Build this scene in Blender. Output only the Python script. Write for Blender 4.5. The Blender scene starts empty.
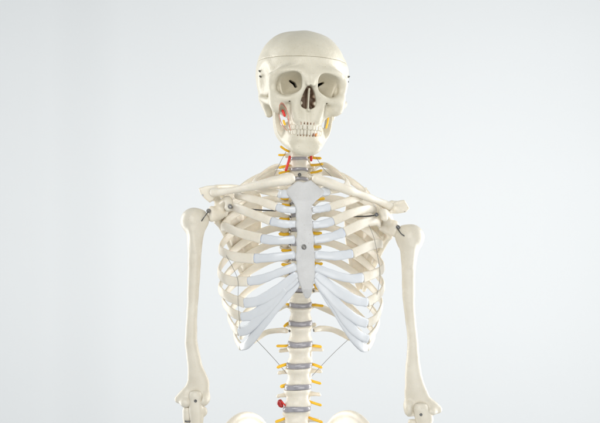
import bpy, math, random
import numpy as np
from mathutils import Vector, Matrix

# ------------------------------------------------------------------ camera, world, lamps, exposure
S = 0.00163            # metres per modelling unit (1 unit = 1.63 mm)
DIST = 1595.0          # camera distance in modelling units
CZ = 1.30              # camera height in metres
sc = bpy.context.scene
cam = bpy.data.objects.new('camera', bpy.data.cameras.new('camera'))
sc.collection.objects.link(cam)
cam.location = (0, -DIST * S, CZ)
cam.rotation_euler = (math.radians(90), 0, 0)
cam.data.sensor_width = 36
cam.data.lens = 36 * DIST / 600.0
cam.data.clip_end = 100
sc.camera = cam

w = bpy.data.worlds.new('World'); sc.world = w; w.use_nodes = True
bg = w.node_tree.nodes['Background']
bg.inputs[0].default_value = (0.90, 0.96, 1.0, 1); bg.inputs[1].default_value = 0.50

def area(name, loc, target, size, power, color):
    l = bpy.data.lights.new(name, 'AREA'); l.shape = 'RECTANGLE'; l.size, l.size_y = size
    l.energy = power; l.color = color
    o = bpy.data.objects.new(name, l); sc.collection.objects.link(o)
    o.location = loc
    o.rotation_euler = (Vector(target) - Vector(loc)).to_track_quat('-Z', 'Y').to_euler()
    return o
area('softbox_left', (-2.3, 1.3, 1.15), (0, 0, 1.15), (1.0, 3.2), 84, (1, 0.99, 0.97))
area('softbox_right', (2.3, 1.2, 1.15), (0, 0, 1.15), (1.0, 3.2), 96, (1, 0.99, 0.97))
area('softbox_front', (-0.7, -3.0, 2.6), (0, 0, 1.3), (1.6, 1.6), 52, (1, 0.98, 0.95))
area('softbox_low', (1.0, -2.8, 0.5), (0, 0, 1.1), (1.8, 1.4), 30, (1, 0.98, 0.95))
area('backdrop_lamp', (4.3, 0.5, 1.0), (1.0, 2.75, 1.0), (1.4, 4.6), 82, (0.98, 0.99, 1))
sc.view_settings.view_transform = 'Standard'
sc.view_settings.look = 'None'
sc.view_settings.exposure = 0.0
sc.view_settings.gamma = 1.0

# ------------------------------------------------------------------ helpers
A = lambda *v: np.array(v, dtype=np.float64)
def P(px, py, d=0.0):
    """place a thing seen at (px,py) of the 600 px wide photo at depth d (units, + away)"""
    k = 1 + d / DIST
    return A((px - 300) * k, d, (211.5 - py) * k)

origins = {}
def link(name, me, mats, parent, org):
    o = bpy.data.objects.new(name, me); sc.collection.objects.link(o)
    for m in (mats if isinstance(mats, (list, tuple)) else [mats]): me.materials.append(m)
    po = origins[parent.name] if parent else A(0, 0, 0)
    o.location = org - po
    if parent: o.parent = parent
    origins[o.name] = org
    return o

def make(name, V, quads, mats, parent, smooth=True, matidx=None):
    """V in modelling units, quads (n,4) or list of faces"""
    W = V * S; W[:, 2] += CZ
    org = (W.min(0) + W.max(0)) / 2
    W = W - org
    me = bpy.data.meshes.new(name)
    if isinstance(quads, np.ndarray):
        n, k = quads.shape
        me.vertices.add(len(W)); me.vertices.foreach_set('co', W.astype(np.float32).ravel())
        me.loops.add(n * k); me.loops.foreach_set('vertex_index', quads.astype(np.int32).ravel())
        me.polygons.add(n)
        me.polygons.foreach_set('loop_start', np.arange(0, n * k, k, dtype=np.int32))
        me.polygons.foreach_set('loop_total', np.full(n, k, dtype=np.int32))
        me.update(calc_edges=True)
    else:
        me.from_pydata([tuple(v) for v in W], [], [tuple(int(i) for i in q) for q in quads]); me.update()
    me.polygons.foreach_set('use_smooth', np.full(len(me.polygons), smooth))
    me.validate()
    o = link(name, me, mats, parent, org)
    if matidx is not None: me.polygons.foreach_set('material_index', matidx.astype(np.int32))
    return o

# ---- signed distance sculpting
class Vol:
    def __init__(s, lo, hi, h, half=False):
        s.half = half
        s.lo = np.array(lo, float); s.h = h
        if half: s.lo[0] = 0.5 * h      # samples straddle x = 0, mirrored on output
        s.n = np.ceil((np.array(hi, float) - s.lo) / h).astype(int) + 1
        s.F = np.full(s.n, 20.0, np.float32)
        s.ax = [(s.lo[i] + h * np.arange(s.n[i])).astype(np.float32) for i in range(3)]
    def sub(s, lo, hi, m):
        a = np.clip(np.floor((np.array(lo) - m - s.lo) / s.h).astype(int), 0, s.n)
        b = np.clip(np.ceil((np.array(hi) + m - s.lo) / s.h).astype(int) + 1, 0, s.n)
        sl = tuple(slice(a[i], b[i]) for i in range(3))
        X, Y, Z = np.meshgrid(*[s.ax[i][sl[i]] for i in range(3)], indexing='ij', sparse=True)
        return sl, X, Y, Z
    def op(s, fn, lo, hi, k=0.0, mode='add', pad=3.0):
        sl, X, Y, Z = s.sub(lo, hi, max(k, 0) + pad)
        if any(q.stop <= q.start for q in sl): return
        d = fn(X, Y, Z); f = s.F[sl]
        d = np.broadcast_to(d, f.shape)
        if mode == 'add':
            r = np.minimum(f, d)
            if k > 0: r = r - np.maximum(k - np.abs(f - d), 0) ** 2 / (4 * k)
        else:
            d = -d; r = np.maximum(f, d)
            if k > 0: r = r + np.maximum(k - np.abs(f - d), 0) ** 2 / (4 * k)
        s.F[sl] = r
    def ell(s, c, r, k=0, mode='add', R=None):
        c = np.array(c, float); r = np.array(r, float)
        R_ = np.eye(3) if R is None else np.array(R)
        ext = np.sqrt((R_.T ** 2 * 1.0) @ (r ** 2)) if R is not None else r
        def fn(X, Y, Z):
            x, y, z = X - c[0], Y - c[1], Z - c[2]
            if R is not None:
                x, y, z = [R_[i, 0] * x + R_[i, 1] * y + R_[i, 2] * z for i in range(3)]
            k0 = np.sqrt((x / r[0]) ** 2 + (y / r[1]) ** 2 + (z / r[2]) ** 2)
            k1 = np.sqrt((x / r[0] ** 2) ** 2 + (y / r[1] ** 2) ** 2 + (z / r[2] ** 2) ** 2)
            return k0 * (k0 - 1) / (k1 + 1e-6)
        s.op(fn, c - ext, c + ext, k, mode)
    def cap(s, a, b, ra, rb, k=0, mode='add', pad=3.0):
        a = np.array(a, float); b = np.array(b, float); m = max(ra, rb)
        ab = b - a; L = ab @ ab + 1e-9
        def fn(X, Y, Z):
            t = np.clip(((X - a[0]) * ab[0] + (Y - a[1]) * ab[1] + (Z - a[2]) * ab[2]) / L, 0, 1)
            return np.sqrt((X - a[0] - t * ab[0]) ** 2 + (Y - a[1] - t * ab[1]) ** 2 + (Z - a[2] - t * ab[2]) ** 2) - (ra + (rb - ra) * t)
        s.op(fn, np.minimum(a, b) - m, np.maximum(a, b) + m, k, mode, pad)
    def chain(s, pts, k=0, kin=1.5, mode='add'):
        """pts: (x,y,z,r)"""
        if len(pts) > 2: pts = spline(pts, 4)
        keep = s.F; s.F = np.full(s.n, 20.0, np.float32)
        for i in range(len(pts) - 1):
            s.cap(pts[i][:3], pts[i + 1][:3], pts[i][3], pts[i + 1][3], 0, 'add_wide' if 0 else 'add', pad=k + 3)
        d = s.F; s.F = keep
        s.blend(d, k, mode)
    def blend(s, d, k, mode='add'):
        f = s.F
        if mode == 'add':
            r = np.minimum(f, d)
            if k > 0: r = r - np.maximum(k - np.abs(f - d), 0) ** 2 / (4 * k)
        else:
            r = np.maximum(f, -d)
            if k > 0: r = r + np.maximum(k - np.abs(f + d), 0) ** 2 / (4 * k)
        s.F = r
    def tri(s, a, b, c, r, k=0, mode='add'):
        a, b, c = [np.array(v, float) for v in (a, b, c)]
        def fn(X, Y, Z):
            n = np.cross(b - a, c - a); n2 = n @ n + 1e-9
            def dot(v, o): return (X - o[0]) * v[0] + (Y - o[1]) * v[1] + (Z - o[2]) * v[2]
            ins = None; dm = None
            for o, e in ((a, b - a), (b, c - b), (c, a - c)):
                sg = dot(np.cross(n, e), o) >= 0
                ins = sg if ins is None else ins & sg
                t = np.clip(dot(e, o) / (e @ e + 1e-9), 0, 1)
                q = (X - o[0] - t * e[0]) ** 2 + (Y - o[1] - t * e[1]) ** 2 + (Z - o[2] - t * e[2]) ** 2
                dm = q if dm is None else np.minimum(dm, q)
            return np.sqrt(np.where(ins, dot(n, a) ** 2 / n2, dm)) - r
        lo = np.minimum(np.minimum(a, b), c) - r; hi = np.maximum(np.maximum(a, b), c) + r
        s.op(fn, lo, hi, k, mode)
    def loft(s, rows, k=0, mode='add', p=2.0, smooth=False):
        """rows: (z, cx, cy, hw, hd) - an upright bone of changing oval section"""
        rows = sorted(rows); R = np.array(rows, float)
        if smooth: R = spline(R, 5)
        def fn(X, Y, Z):
            cx, cy, hw, hd = [np.interp(Z, R[:, 0], R[:, i]).astype(np.float32) for i in (1, 2, 3, 4)]
            q = (np.abs((X - cx) / hw) ** p + np.abs((Y - cy) / hd) ** p) ** (1 / p)
            d = (q - 1) * np.minimum(hw, hd)
            e = np.maximum(R[0, 0] - Z, Z - R[-1, 0])
            return np.where((d > 0) & (e > 0), np.sqrt(np.maximum(d, 0) ** 2 + np.maximum(e, 0) ** 2), np.maximum(d, e))
        m = R[:, 3].max(); n = R[:, 4].max()
        s.op(fn, (R[:, 1].min() - m, R[:, 2].min() - n, R[0, 0]), (R[:, 1].max() + m, R[:, 2].max() + n, R[-1, 0]), k, mode)
    def plate(s, poly, plane, cfn, th, k=0, mode='add', rnd=1.0):
        """flat bone: 2D outline in plane 'xz' or 'yz', thickness axis centred on cfn(u,v)"""
        Q = np.array(poly, float)
        def fn(X, Y, Z):
            U, V_, Wn = (X, Z, Y) if plane == 'xz' else (Y, Z, X)
            UU, VV = np.broadcast_arrays(U, V_)
            shp = UU.shape
            d2 = None; ins = np.zeros(shp, bool)
            for i in range(len(Q)):
                a, b = Q[i], Q[(i + 1) % len(Q)]; e = b - a
                t = np.clip(((UU - a[0]) * e[0] + (VV - a[1]) * e[1]) / (e @ e + 1e-9), 0, 1)
                q = (UU - a[0] - t * e[0]) ** 2 + (VV - a[1] - t * e[1]) ** 2
                d2 = q if d2 is None else np.minimum(d2, q)
                if a[1] != b[1]:
                    c = (a[1] > VV) != (b[1] > VV)
                    ins ^= c & (UU < (b[0] - a[0]) * (VV - a[1]) / (b[1] - a[1]) + a[0])
            d = np.sqrt(d2) * np.where(ins, -1, 1) + rnd
            e = np.abs(Wn - cfn(UU, VV)) - th + rnd
            return np.minimum(np.maximum(d, e), 0) + np.sqrt(np.maximum(d, 0) ** 2 + np.maximum(e, 0) ** 2) - rnd
        lo2 = Q.min(0); hi2 = Q.max(0)
        us = [cfn(u, v) for u in (lo2[0], hi2[0]) for v in (lo2[1], hi2[1], (lo2[1] + hi2[1]) / 2)]
        w0, w1 = min(us) - th - 4, max(us) + th + 4
        if plane == 'xz': lo, hi = (lo2[0], w0, lo2[1]), (hi2[0], w1, hi2[1])
        else: lo, hi = (w0, lo2[0], lo2[1]), (w1, hi2[0], hi2[1])
        s.op(fn, lo, hi, k, mode)
    def soften(s, n=1):
        F = np.clip(s.F, -3 * s.h, 3 * s.h)
        for _ in range(n):
            for ax in range(3):
                G = F * 2
                sl = [slice(None)] * 3; sr = [slice(None)] * 3
                sl[ax] = slice(1, None); sr[ax] = slice(None, -1); sl, sr = tuple(sl), tuple(sr)
                G[sl] += F[sr]; G[sr] += F[sl]
                e0 = [slice(None)] * 3; e0[ax] = 0; G[tuple(e0)] += F[tuple(e0)]
                e1 = [slice(None)] * 3; e1[ax] = -1; G[tuple(e1)] += F[tuple(e1)]
                F = G / 4
        s.F = F
    def wobble(s, amp, freq, seed=0):
        """low relief: sums of sines, so surfaces are not perfect"""
        r = np.random.RandomState(seed)
        X, Y, Z = np.meshgrid(*s.ax, indexing='ij', sparse=True)
        for _ in range(5):
            v = r.normal(size=3); v *= freq * r.uniform(.6, 1.5) / np.linalg.norm(v); ph = r.uniform(0, 6.28)
            s.F += amp / 2.2 * np.sin(X * v[0] + Y * v[1] + Z * v[2] + ph).astype(np.float32)
    def full(s):
        if s.half:
            F = np.concatenate([s.F[::-1], s.F], 0)
            lo = s.lo.copy(); lo[0] = -s.ax[0][-1]
            return F, lo
        return s.F, s.lo
    def mesh(s, F=None):
        if F is None: F, lo = s.full()
        else: lo = s.full()[1]
        F = F.copy(); F[0] = F[-1] = 5; F[:, 0] = F[:, -1] = 5; F[:, :, 0] = F[:, :, -1] = 5
        return nets(F, lo, s.h)

def nets(F, lo, h, relax=1):
    ins = F < 0
    n = F.shape
    c = np.zeros((n[0] - 1, n[1] - 1, n[2] - 1), np.int8)
    for i in (0, 1):
        for j in (0, 1):
            for k in (0, 1):
                c += ins[i:n[0] - 1 + i, j:n[1] - 1 + j, k:n[2] - 1 + k]
    idx = np.argwhere((c > 0) & (c < 8))
    ids = np.full(c.shape, -1, np.int64); ids[tuple(idx.T)] = np.arange(len(idx))
    cv = {}
    for i in (0, 1):
        for j in (0, 1):
            for k in (0, 1):
                cv[i, j, k] = F[idx[:, 0] + i, idx[:, 1] + j, idx[:, 2] + k].astype(np.float64)
    acc = np.zeros((len(idx), 3)); cnt = np.zeros(len(idx))
    ks = list(cv)
    for a in ks:
        for b in ks:
            if sum(b) - sum(a) == 1 and sum(abs(b[i] - a[i]) for i in range(3)) == 1:
                va, vb = cv[a], cv[b]; m = (va < 0) != (vb < 0)
                t = np.where(m, va / np.where(m, va - vb, 1), 0)[:, None]
                p = np.array(a, float) + t * (np.array(b, float) - np.array(a, float))
                acc += np.where(m[:, None], p, 0); cnt += m
    V = lo + (idx + acc / cnt[:, None]) * h
    Q = []
    for ax in range(3):
        o1, o2 = [(1, 2), (2, 0), (0, 1)][ax]
        a = [slice(1, -1)] * 3; b = [slice(1, -1)] * 3
        a[ax] = slice(0, -1); b[ax] = slice(1, None)
        A_, B_ = ins[tuple(a)], ins[tuple(b)]
        e = np.argwhere(A_ != B_)
        fl = A_[tuple(e.T)]
        e = e + 1; e[:, ax] -= 1
        d1 = np.zeros(3, int); d1[o1] = 1; d2 = np.zeros(3, int); d2[o2] = 1
        q = np.stack([ids[tuple((e - d1 - d2).T)], ids[tuple((e - d2).T)], ids[tuple(e.T)], ids[tuple((e - d1).T)]], 1)
        q[~fl] = q[~fl][:, ::-1]
        Q.append(q)
    Q = np.concatenate(Q); Q = Q[(Q >= 0).all(1)]
    # one relaxation pass
    for _ in range(relax):
        s_ = np.zeros_like(V); k_ = np.zeros(len(V))
        for i in range(4):
            np.add.at(s_, Q[:, i], V[Q[:, (i + 1) % 4]]); np.add.at(s_, Q[:, i], V[Q[:, (i + 3) % 4]]); np.add.at(k_, Q[:, i], 2)
        m = k_ > 0
        V[m] = V[m] * .5 + .5 * s_[m] / k_[m][:, None]
    return V, Q

def xf(V, M, t): return V @ np.array(M).T + np.array(t)
def Rx(a): a = math.radians(a); return np.array([[1, 0, 0], [0, math.cos(a), -math.sin(a)], [0, math.sin(a), math.cos(a)]])
def Ry(a): a = math.radians(a); return np.array([[math.cos(a), 0, math.sin(a)], [0, 1, 0], [-math.sin(a), 0, math.cos(a)]])
def Rz(a): a = math.radians(a); return np.array([[math.cos(a), -math.sin(a), 0], [math.sin(a), math.cos(a), 0], [0, 0, 1]])

def spline(pts, n=12):
    p = np.array(pts, float); p = np.vstack([2 * p[0] - p[1], p, 2 * p[-1] - p[-2]]); out = []
    for i in range(1, len(p) - 2):
        for t in np.linspace(0, 1, n, endpoint=False):
            out.append(.5 * ((2 * p[i]) + (-p[i - 1] + p[i + 1]) * t + (2 * p[i - 1] - 5 * p[i] + 4 * p[i + 1] - p[i + 2]) * t * t + (-p[i - 1] + 3 * p[i] - 3 * p[i + 1] + p[i + 2]) * t ** 3))
    out.append(p[-2]); return np.array(out)

def sweep(path, hh, tt, nfn, m=16, p=2.3, round_ends=True, sharp_end=0):
    """tube with an oval section; hh half height, tt half thickness per path point; nfn(point)-> outward normal"""
    n = len(path); T = np.gradient(path, axis=0); T /= np.linalg.norm(T, axis=1)[:, None] + 1e-9
    V = []; ca = np.linspace(0, 2 * math.pi, m, endpoint=False)
    cs = np.sign(np.cos(ca)) * np.abs(np.cos(ca)) ** (2 / p); sn = np.sign(np.sin(ca)) * np.abs(np.sin(ca)) ** (2 / p)
    rings = []
    Ls = np.concatenate([[0], np.cumsum(np.linalg.norm(np.diff(path, axis=0), axis=1))]); L = Ls[-1]
    for i in range(n):
        N = np.array(nfn(path[i], i / (n - 1)), float); N = N - T[i] * (N @ T[i]); N /= np.linalg.norm(N) + 1e-9
        B = np.cross(T[i], N)
        f = 1.0
        if round_ends:
            r = max(tt[i], .5) * 1.2
            for q in ((Ls[i],) if sharp_end else (Ls[i], L - Ls[i])):
                if q < r: f = min(f, math.sqrt(max(0.02, 1 - (1 - q / r) ** 2)))
        rings.append(path[i] + f * (cs[:, None] * hh[i] * B + sn[:, None] * tt[i] * N))
    V = np.vstack(rings + [path[:1], path[-1:]])
    F = []
    for i in range(n - 1):
        for j in range(m):
            F.append((i * m + j, i * m + (j + 1) % m, (i + 1) * m + (j + 1) % m, (i + 1) * m + j))
    a, b = n * m, n * m + 1
    for j in range(m):
        F.append((a, (j + 1) % m, j)); F.append((b, (n - 1) * m + j, (n - 1) * m + (j + 1) % m))
    return V, F

def tube(name, pts, r, mat, parent, n=8, m=10, r2=None):
    path = spline(pts, n); k = len(path)
    rr = np.linspace(r, r2 if r2 is not None else r, k)
    def nf(p, t): return (0.31, 0.2, 0.93) if abs(path[-1][2] - path[0][2]) < np.linalg.norm(path[-1] - path[0]) * .7 else (0.9, -.4, .1)
    # finer steps near the ends give them a round cap
    V, F = sweep(path, rr, rr, nf, m, 2.0)
    return make(name, V, F, mat, parent)

# ------------------------------------------------------------------ materials
def mat(name, c1, c2, rough=0.4, sss=0.0, scale=30, bump=0.1, spec=0.5, metal=0.0, rad=(1, .8, .55), bscale=260, coat=0.0, fine=None):
    m = bpy.data.materials.new(name); m.use_nodes = True; nt = m.node_tree; b = nt.nodes['Principled BSDF']
    tc = nt.nodes.new('ShaderNodeTexCoord')
    nz = nt.nodes.new('ShaderNodeTexNoise'); nz.inputs['Scale'].default_value = scale; nz.inputs['Detail'].default_value = 6; nz.inputs['Roughness'].default_value = .6
    nt.links.new(tc.outputs['Object'], nz.inputs['Vector'])
    cr = nt.nodes.new('ShaderNodeValToRGB'); cr.color_ramp.elements[0].position = .34; cr.color_ramp.elements[1].position = .66
    cr.color_ramp.elements[0].color = (*c1, 1); cr.color_ramp.elements[1].color = (*c2, 1)
    nt.links.new(nz.outputs['Fac'], cr.inputs['Fac'])
    col = cr.outputs['Color']
    if fine:      # small brownish specks of the cast
        n2 = nt.nodes.new('ShaderNodeTexNoise'); n2.inputs['Scale'].default_value = 420; n2.inputs['Detail'].default_value = 3
        nt.links.new(tc.outputs['Object'], n2.inputs['Vector'])
        r2 = nt.nodes.new('ShaderNodeValToRGB'); r2.color_ramp.elements[0].position = .62; r2.color_ramp.elements[1].position = .78
        r2.color_ramp.elements[0].color = (0, 0, 0, 1); r2.color_ramp.elements[1].color = (fine, fine, fine, 1)
        nt.links.new(n2.outputs['Fac'], r2.inputs['Fac'])
        mx = nt.nodes.new('ShaderNodeMixRGB'); mx.inputs[2].default_value = (c1[0] * .55, c1[1] * .48, c1[2] * .36, 1)
        nt.links.new(r2.outputs['Color'], mx.inputs[0]); nt.links.new(col, mx.inputs[1]); col = mx.outputs[0]
    nt.links.new(col, b.inputs['Base Color'])
    n3 = nt.nodes.new('ShaderNodeTexNoise'); n3.inputs['Scale'].default_value = bscale; n3.inputs['Detail'].default_value = 4
    nt.links.new(tc.outputs['Object'], n3.inputs['Vector'])
    mr = nt.nodes.new('ShaderNodeMapRange'); mr.inputs['To Min'].default_value = max(rough - .07, .02); mr.inputs['To Max'].default_value = rough + .1
    nt.links.new(nz.outputs['Fac'], mr.inputs['Value']); nt.links.new(mr.outputs['Result'], b.inputs['Roughness'])
    if bump:
        bp = nt.nodes.new('ShaderNodeBump'); bp.inputs['Strength'].default_value = bump; bp.inputs['Distance'].default_value = .0012
        nt.links.new(n3.outputs['Fac'], bp.inputs['Height']); nt.links.new(bp.outputs['Normal'], b.inputs['Normal'])
    b.inputs['Metallic'].default_value = metal
    b.inputs['Specular IOR Level'].default_value = spec
    if coat: b.inputs['Coat Weight'].default_value = coat; b.inputs['Coat Roughness'].default_value = .25
    if sss:
        b.inputs['Subsurface Weight'].default_value = sss; b.inputs['Subsurface Radius'].default_value = rad; b.inputs['Subsurface Scale'].default_value = .004
    return m
M_SKULL = mat('skull_plastic', (.60, .555, .44), (.68, .635, .52), .42, .12, 18, .4, fine=.5)
M_BONE = mat('bone_plastic', (.71, .655, .545), (.80, .75, .65), .38, .28, 24, .2, fine=.3)
M_ARM = mat('arm_plastic', (.625, .575, .475), (.705, .66, .56), .4, .12, 20, .2, fine=.3)
M_STERN = mat('sternum_plastic', (.535, .53, .52), (.605, .60, .59), .45, .1, 40, .35, fine=.45)
M_CART = mat('cartilage_plastic', (.60, .62, .645), (.675, .69, .705), .26, .2, 9, .1, rad=(.8, .9, 1), bscale=120)
M_CEDGE = mat('cartilage_edge', (.44, .48, .57), (.52, .56, .64), .3, .1, 40, .1)  # blue-grey junction rim; on long edges it paints in a translucent look
M_DISC = mat('disc_rubber', (.27, .26, .28), (.37, .355, .385), .2, 0, 60, .15, coat=.5)
M_NERVE = mat('yellow_nerve', (.85, .47, .02), (.92, .56, .03), .35, .05, 90, .1)
M_RED = mat('red_artery', (.62, .02, .015), (.72, .03, .02), .3, 0, 90, .1)
M_DRED = mat('dark_red', (.28, .012, .012), (.40, .02, .02), .25, 0, 60, .2)
M_STEEL = mat('steel', (.42, .42, .42), (.55, .55, .55), .3, 0, 120, 0, metal=1)
M_SCREW = mat('worn_screw', (.16, .155, .15), (.30, .29, .27), .38, 0, 300, 0, metal=1)
M_DARK = mat('dark_steel', (.10, .10, .10), (.16, .16, .16), .35, 0, 120, 0, metal=.9)
M_WIRE = mat('wire_steel', (.16, .15, .14), (.24, .23, .22), .4, 0, 60, 0, metal=.5)
M_TOOTH = mat('tooth_enamel', (.60, .555, .45), (.67, .625, .52), .33, .1, 90, .05)
M_FILL = mat('amber_filling', (.50, .17, .03), (.70, .30, .07), .3, 0, 300, .1)
M_DECAY = mat('brown_decay', (.20, .09, .05), (.30, .15, .09), .4, 0, 300, .1)
M_RECESS = mat('shaded_recess_brown', (.42, .30, .215), (.56, .43, .32), .5, 0, 160, .6, fine=.6)  # brown of the nose interior, partly shade put into the colour
M_RIM = mat('brick_red_paint', (.50, .20, .13), (.62, .36, .26), .4, 0, 200, .1)
M_WHITE = mat('white_plastic', (.80, .80, .78), (.84, .84, .82), .3, 0, 60, 0)

# ------------------------------------------------------------------ backdrop wall (one painted sheet with a shallow bend at the left, added for a darker band)
def wall():
    row = []                    # wall line seen from above: flat, then a shallow soft return at the left, shaped to shade a band
    for x in [-4.6, -3, -2, -1.4, -1.0] + list(np.linspace(-.92, -.56, 37)) + [-.4, 0, 1, 2, 3.5, 5.5]:
        t = min(1, max(0, (-.60 - x) / .24)); t = t * t * (3 - 2 * t)
        row.append((x, 2.75 + .020 * t - .05 * max(0, -.95 - x)))
    front = np.array([(x, y, z) for (x, y) in row for z in (-1.6, 4.2)])
    back = np.array([(x, y + .12, z) for (x, y) in row for z in (-1.6, 4.2)])
    V = np.vstack([front, back]); n = len(row); F = []
    for i in range(n - 1):
        F.append((2 * i, 2 * i + 2, 2 * i + 3, 2 * i + 1))
        o = 2 * n; F.append((o + 2 * i + 1, o + 2 * i + 3, o + 2 * i + 2, o + 2 * i))
        F.append((2 * i + 1, 2 * i + 3, o + 2 * i + 3, o + 2 * i + 1)); F.append((o + 2 * i, o + 2 * i + 2, 2 * i + 2, 2 * i))
    V = V.copy(); V[:, 2] -= CZ
    m = mat('wall_paint', (.650, .662, .666), (.660, .672, .676), .7, 0, 1.2, .08, spec=.2, bscale=60)
    o = make('wall', V / S, F, m, None)
    o['kind'] = 'structure'
    return o
wall()

# ------------------------------------------------------------------ the skeleton
root = bpy.data.objects.new('anatomical_skeleton', None); sc.collection.objects.link(root)
root.empty_display_size = .1
root.location = (0, 0.02, 0.75)
origins[root.name] = A(0, 0.02, 0.75)
root['label'] = 'cream plastic anatomical skeleton hanging upright in front of a pale wall'
root['category'] = 'skeleton'

def screw(p, r, parent, nrm=(0, -1, 0), m=None, L=2.0, name='screw'):
    n = A(*nrm); n /= np.linalg.norm(n)
    u = np.cross(n, A(0.3, 0.1, 1)); u /= np.linalg.norm(u); v = np.cross(n, u)
    prof = [(1.0, -L), (1.0, .0), (.92, .35), (.62, .5), (.55, .2), (.30, .15), (.0, .15)]
    V = []; F = []; k = 14
    for (a, b) in prof:
        for j in range(k):
            t = 2 * math.pi * j / k; rr = a * r
            V.append(p + n * b * r * .8 + u * rr * math.cos(t) + v * rr * math.sin(t))
    for i in range(len(prof) - 1):
        for j in range(k): F.append((i * k + j, i * k + (j + 1) % k, (i + 1) * k + (j + 1) % k, (i + 1) * k + j))
    return make(name, np.array(V), F, m or M_STEEL, parent)

# ---- skull
HR = Ry(3.0) @ Rz(7.5) @ Rx(0)
HT = P(302.3, 95.2, 0)
def head(V): return xf(V, HR, HT)
HP = lambda x, y, z: head(np.array([[x, y, z]], float))[0]

def build_skull():
    v = Vol((0, -62, -40), (50, 68, 67), .62, half=True)
    v.ell((0, 8, 20), (42.5, 54, 44.6))
    v.ell((14, 24, 26.5), (30, 38, 36.5), 10)
    v.ell((0, -8, 24), (36, 43.5, 34), 12)
    v.ell((0, 36, 8), (33, 26, 28), 10)
    v.ell((36, -2, 12), (8, 26, 20), 10)
    v.ell((0, 6, -8), (24, 34, 13), 8)
    v.ell((0, -30, -6), (24, 18, 20), 9)                      # mid face
    # temporal fossa
    v.ell((48.5, -24, 6), (13.0, 20, 22), 6, 'cut')
    v.ell((45.5, -29, -16), (17, 21, 19), 5, 'cut')
    v.tri((35.5, -35, 15), (34.5, -36, -4), (22, -14, 14), 2.6, 2); v.tri((34.5, -36, -4), (22, -14, 14), (22, -16, -5), 2.6, 2)
    # maxilla and alveolar arch
    v.loft([(-32.6, 0, -30, 15.2, 19.9), (-28, 0, -30, 15.8, 20.5), (-20, 0, -30, 16.8, 19.8), (-10, 0, -30, 20, 18.4), (0, 0, -30, 21, 18)], 6)
    v.chain([(0, -49.3, 15, 5), (8, -49.6, 17.8, 4.6), (20, -47.8, 19.8, 4.2), (29.5, -43.5, 17.6, 3.8), (34, -38.6, 12, 3.4)], 8)
    v.chain([(34.6, -39, 13, 3.2), (34.6, -36.5, 5, 3.0), (33, -38.5, -3, 3.6)], 3)
    v.chain([(33, -39.5, -5, 4), (26, -44, -7.2, 3.8), (19, -46.5, -7.5, 3.4), (10, -49, -2, 3.2), (7.5, -50, 6, 3)], 3)
    v.chain([(4, -51, 14, 4), (6.5, -50, 5, 3.8), (11, -47.5, -6, 4), (12, -46, -16, 4.5), (9, -46, -26, 5)], 4)
    v.chain([(1.8, -52.5, 14, 2.6), (2.0, -57, 7.4, 2.2)], 4)
    v.ell((28.5, -39, -12), (8.5, 6.5, 9), 5)                # cheek bone
    v.chain([(31, -38, -11, 5), (36.5, -30, -10, 3.6), (40, -19, -8, 2.8), (41.5, -8, -6, 2.6), (39, 6, -3, 3.6)], 3)
    v.chain([(26, -38, -16, 4.5), (16, -36, -23, 5)], 5)
    v.ell((22, -24, -24), (6.5, 13, 14), 5, 'cut')
    # mastoid, base
    v.cap((34, 12, -6), (31.5, 9, -20), 8, 4, 5)
    v.cap((14, -16, -10), (13, -18, -24), 3, 2, 3)
    v.cap((8, 14, -14), (8, 8, -17), 5, 4, 4)
    # brain case
    v.ell((0, 14, 28), (36, 42, 28), 2, 'cut')
    # eye socket
    rim = A(19.8, -50, 7.6); apex = A(10.5, -12, 5.5)
    a = (apex - rim) / np.linalg.norm(apex - rim)
    u0 = A(1, 0, -.10); u = u0 - a * (u0 @ a); u /= np.linalg.norm(u); w_ = np.cross(u, a)
    if w_[2] < 0: w_ = -w_
    def orb(X, Y, Z):
        x, y, z = X - rim[0], Y - rim[1], Z - rim[2]
        s = x * a[0] + y * a[1] + z * a[2]
        p = x * u[0] + y * u[1] + z * u[2]; q = x * w_[0] + y * w_[1] + z * w_[2]
        sh = np.sqrt(np.clip(1 - np.clip(s, 0, None) ** 2 / 26 ** 2, 0.0004, 1))
        sh = np.where(s > 4, sh * np.clip(1 - (s - 4) * .004, .3, 1), sh)
        ex = 3.1
        qq = q + p * 0.08
        d = ((np.abs(p) / 12.3) ** ex + (np.abs(qq) / 10.3) ** ex) ** (1 / ex)
        return (d - sh) * 10.3
    v.op(orb, (4, -66, -6), (36, -8, 20), 1.8, 'cut')
    v.plate([(8.8, 5.4), (10.9, 4.8), (12.9, 8.2), (17.4, 11.2), (16.6, 12.3), (10.8, 9.8)], 'xz', lambda x, z: -20 + 0 * x, 15, .3, 'cut', rnd=.3)
    # nose opening
    zz = [-17, -16.2, -14.5, -11, -7, -3, 0, 3, 5.2, 6.2]; hw = [1.0, 4.2, 6.6, 7.7, 7.2, 6.0, 4.9, 3.5, 2.0, .3]
    def nose(X, Y, Z):
        d = (X - np.interp(Z, zz, hw).astype(np.float32)) * .9
        e = np.maximum(np.maximum(Y + 33, -17 - Z), Z - 6.2)
        return np.maximum(d, e)
    v.op(nose, (0, -66, -18), (9, -26, 7), 1.0, 'cut')
    v.tri((0, -50, -16), (0, -28, -16), (0, -51, 3), .75, 1.0); v.tri((0, -28, -16), (0, -51, 3), (0, -28, 3), .75, 1.0)
    v.cap((7, -46, -11), (6, -28, -10), 1.9, 2.2, 1); v.cap((6, -45, -4), (5, -28, -3), 1.5, 2, 1)
    v.cap((0, -52.5, -17.5), (0, -49, -18), 1.3, 1.5, 2)
    # palate, openings
    v.ell((0, -26, -37), (11, 19, 9), 2, 'cut')
    v.cap((18.5, -52, -11), (18, -44, -9.5), .85, .8, .6, 'cut')
    v.cap((44, 8, -3), (34, 8, -3), 2, 1.6, 1, 'cut')
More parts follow.
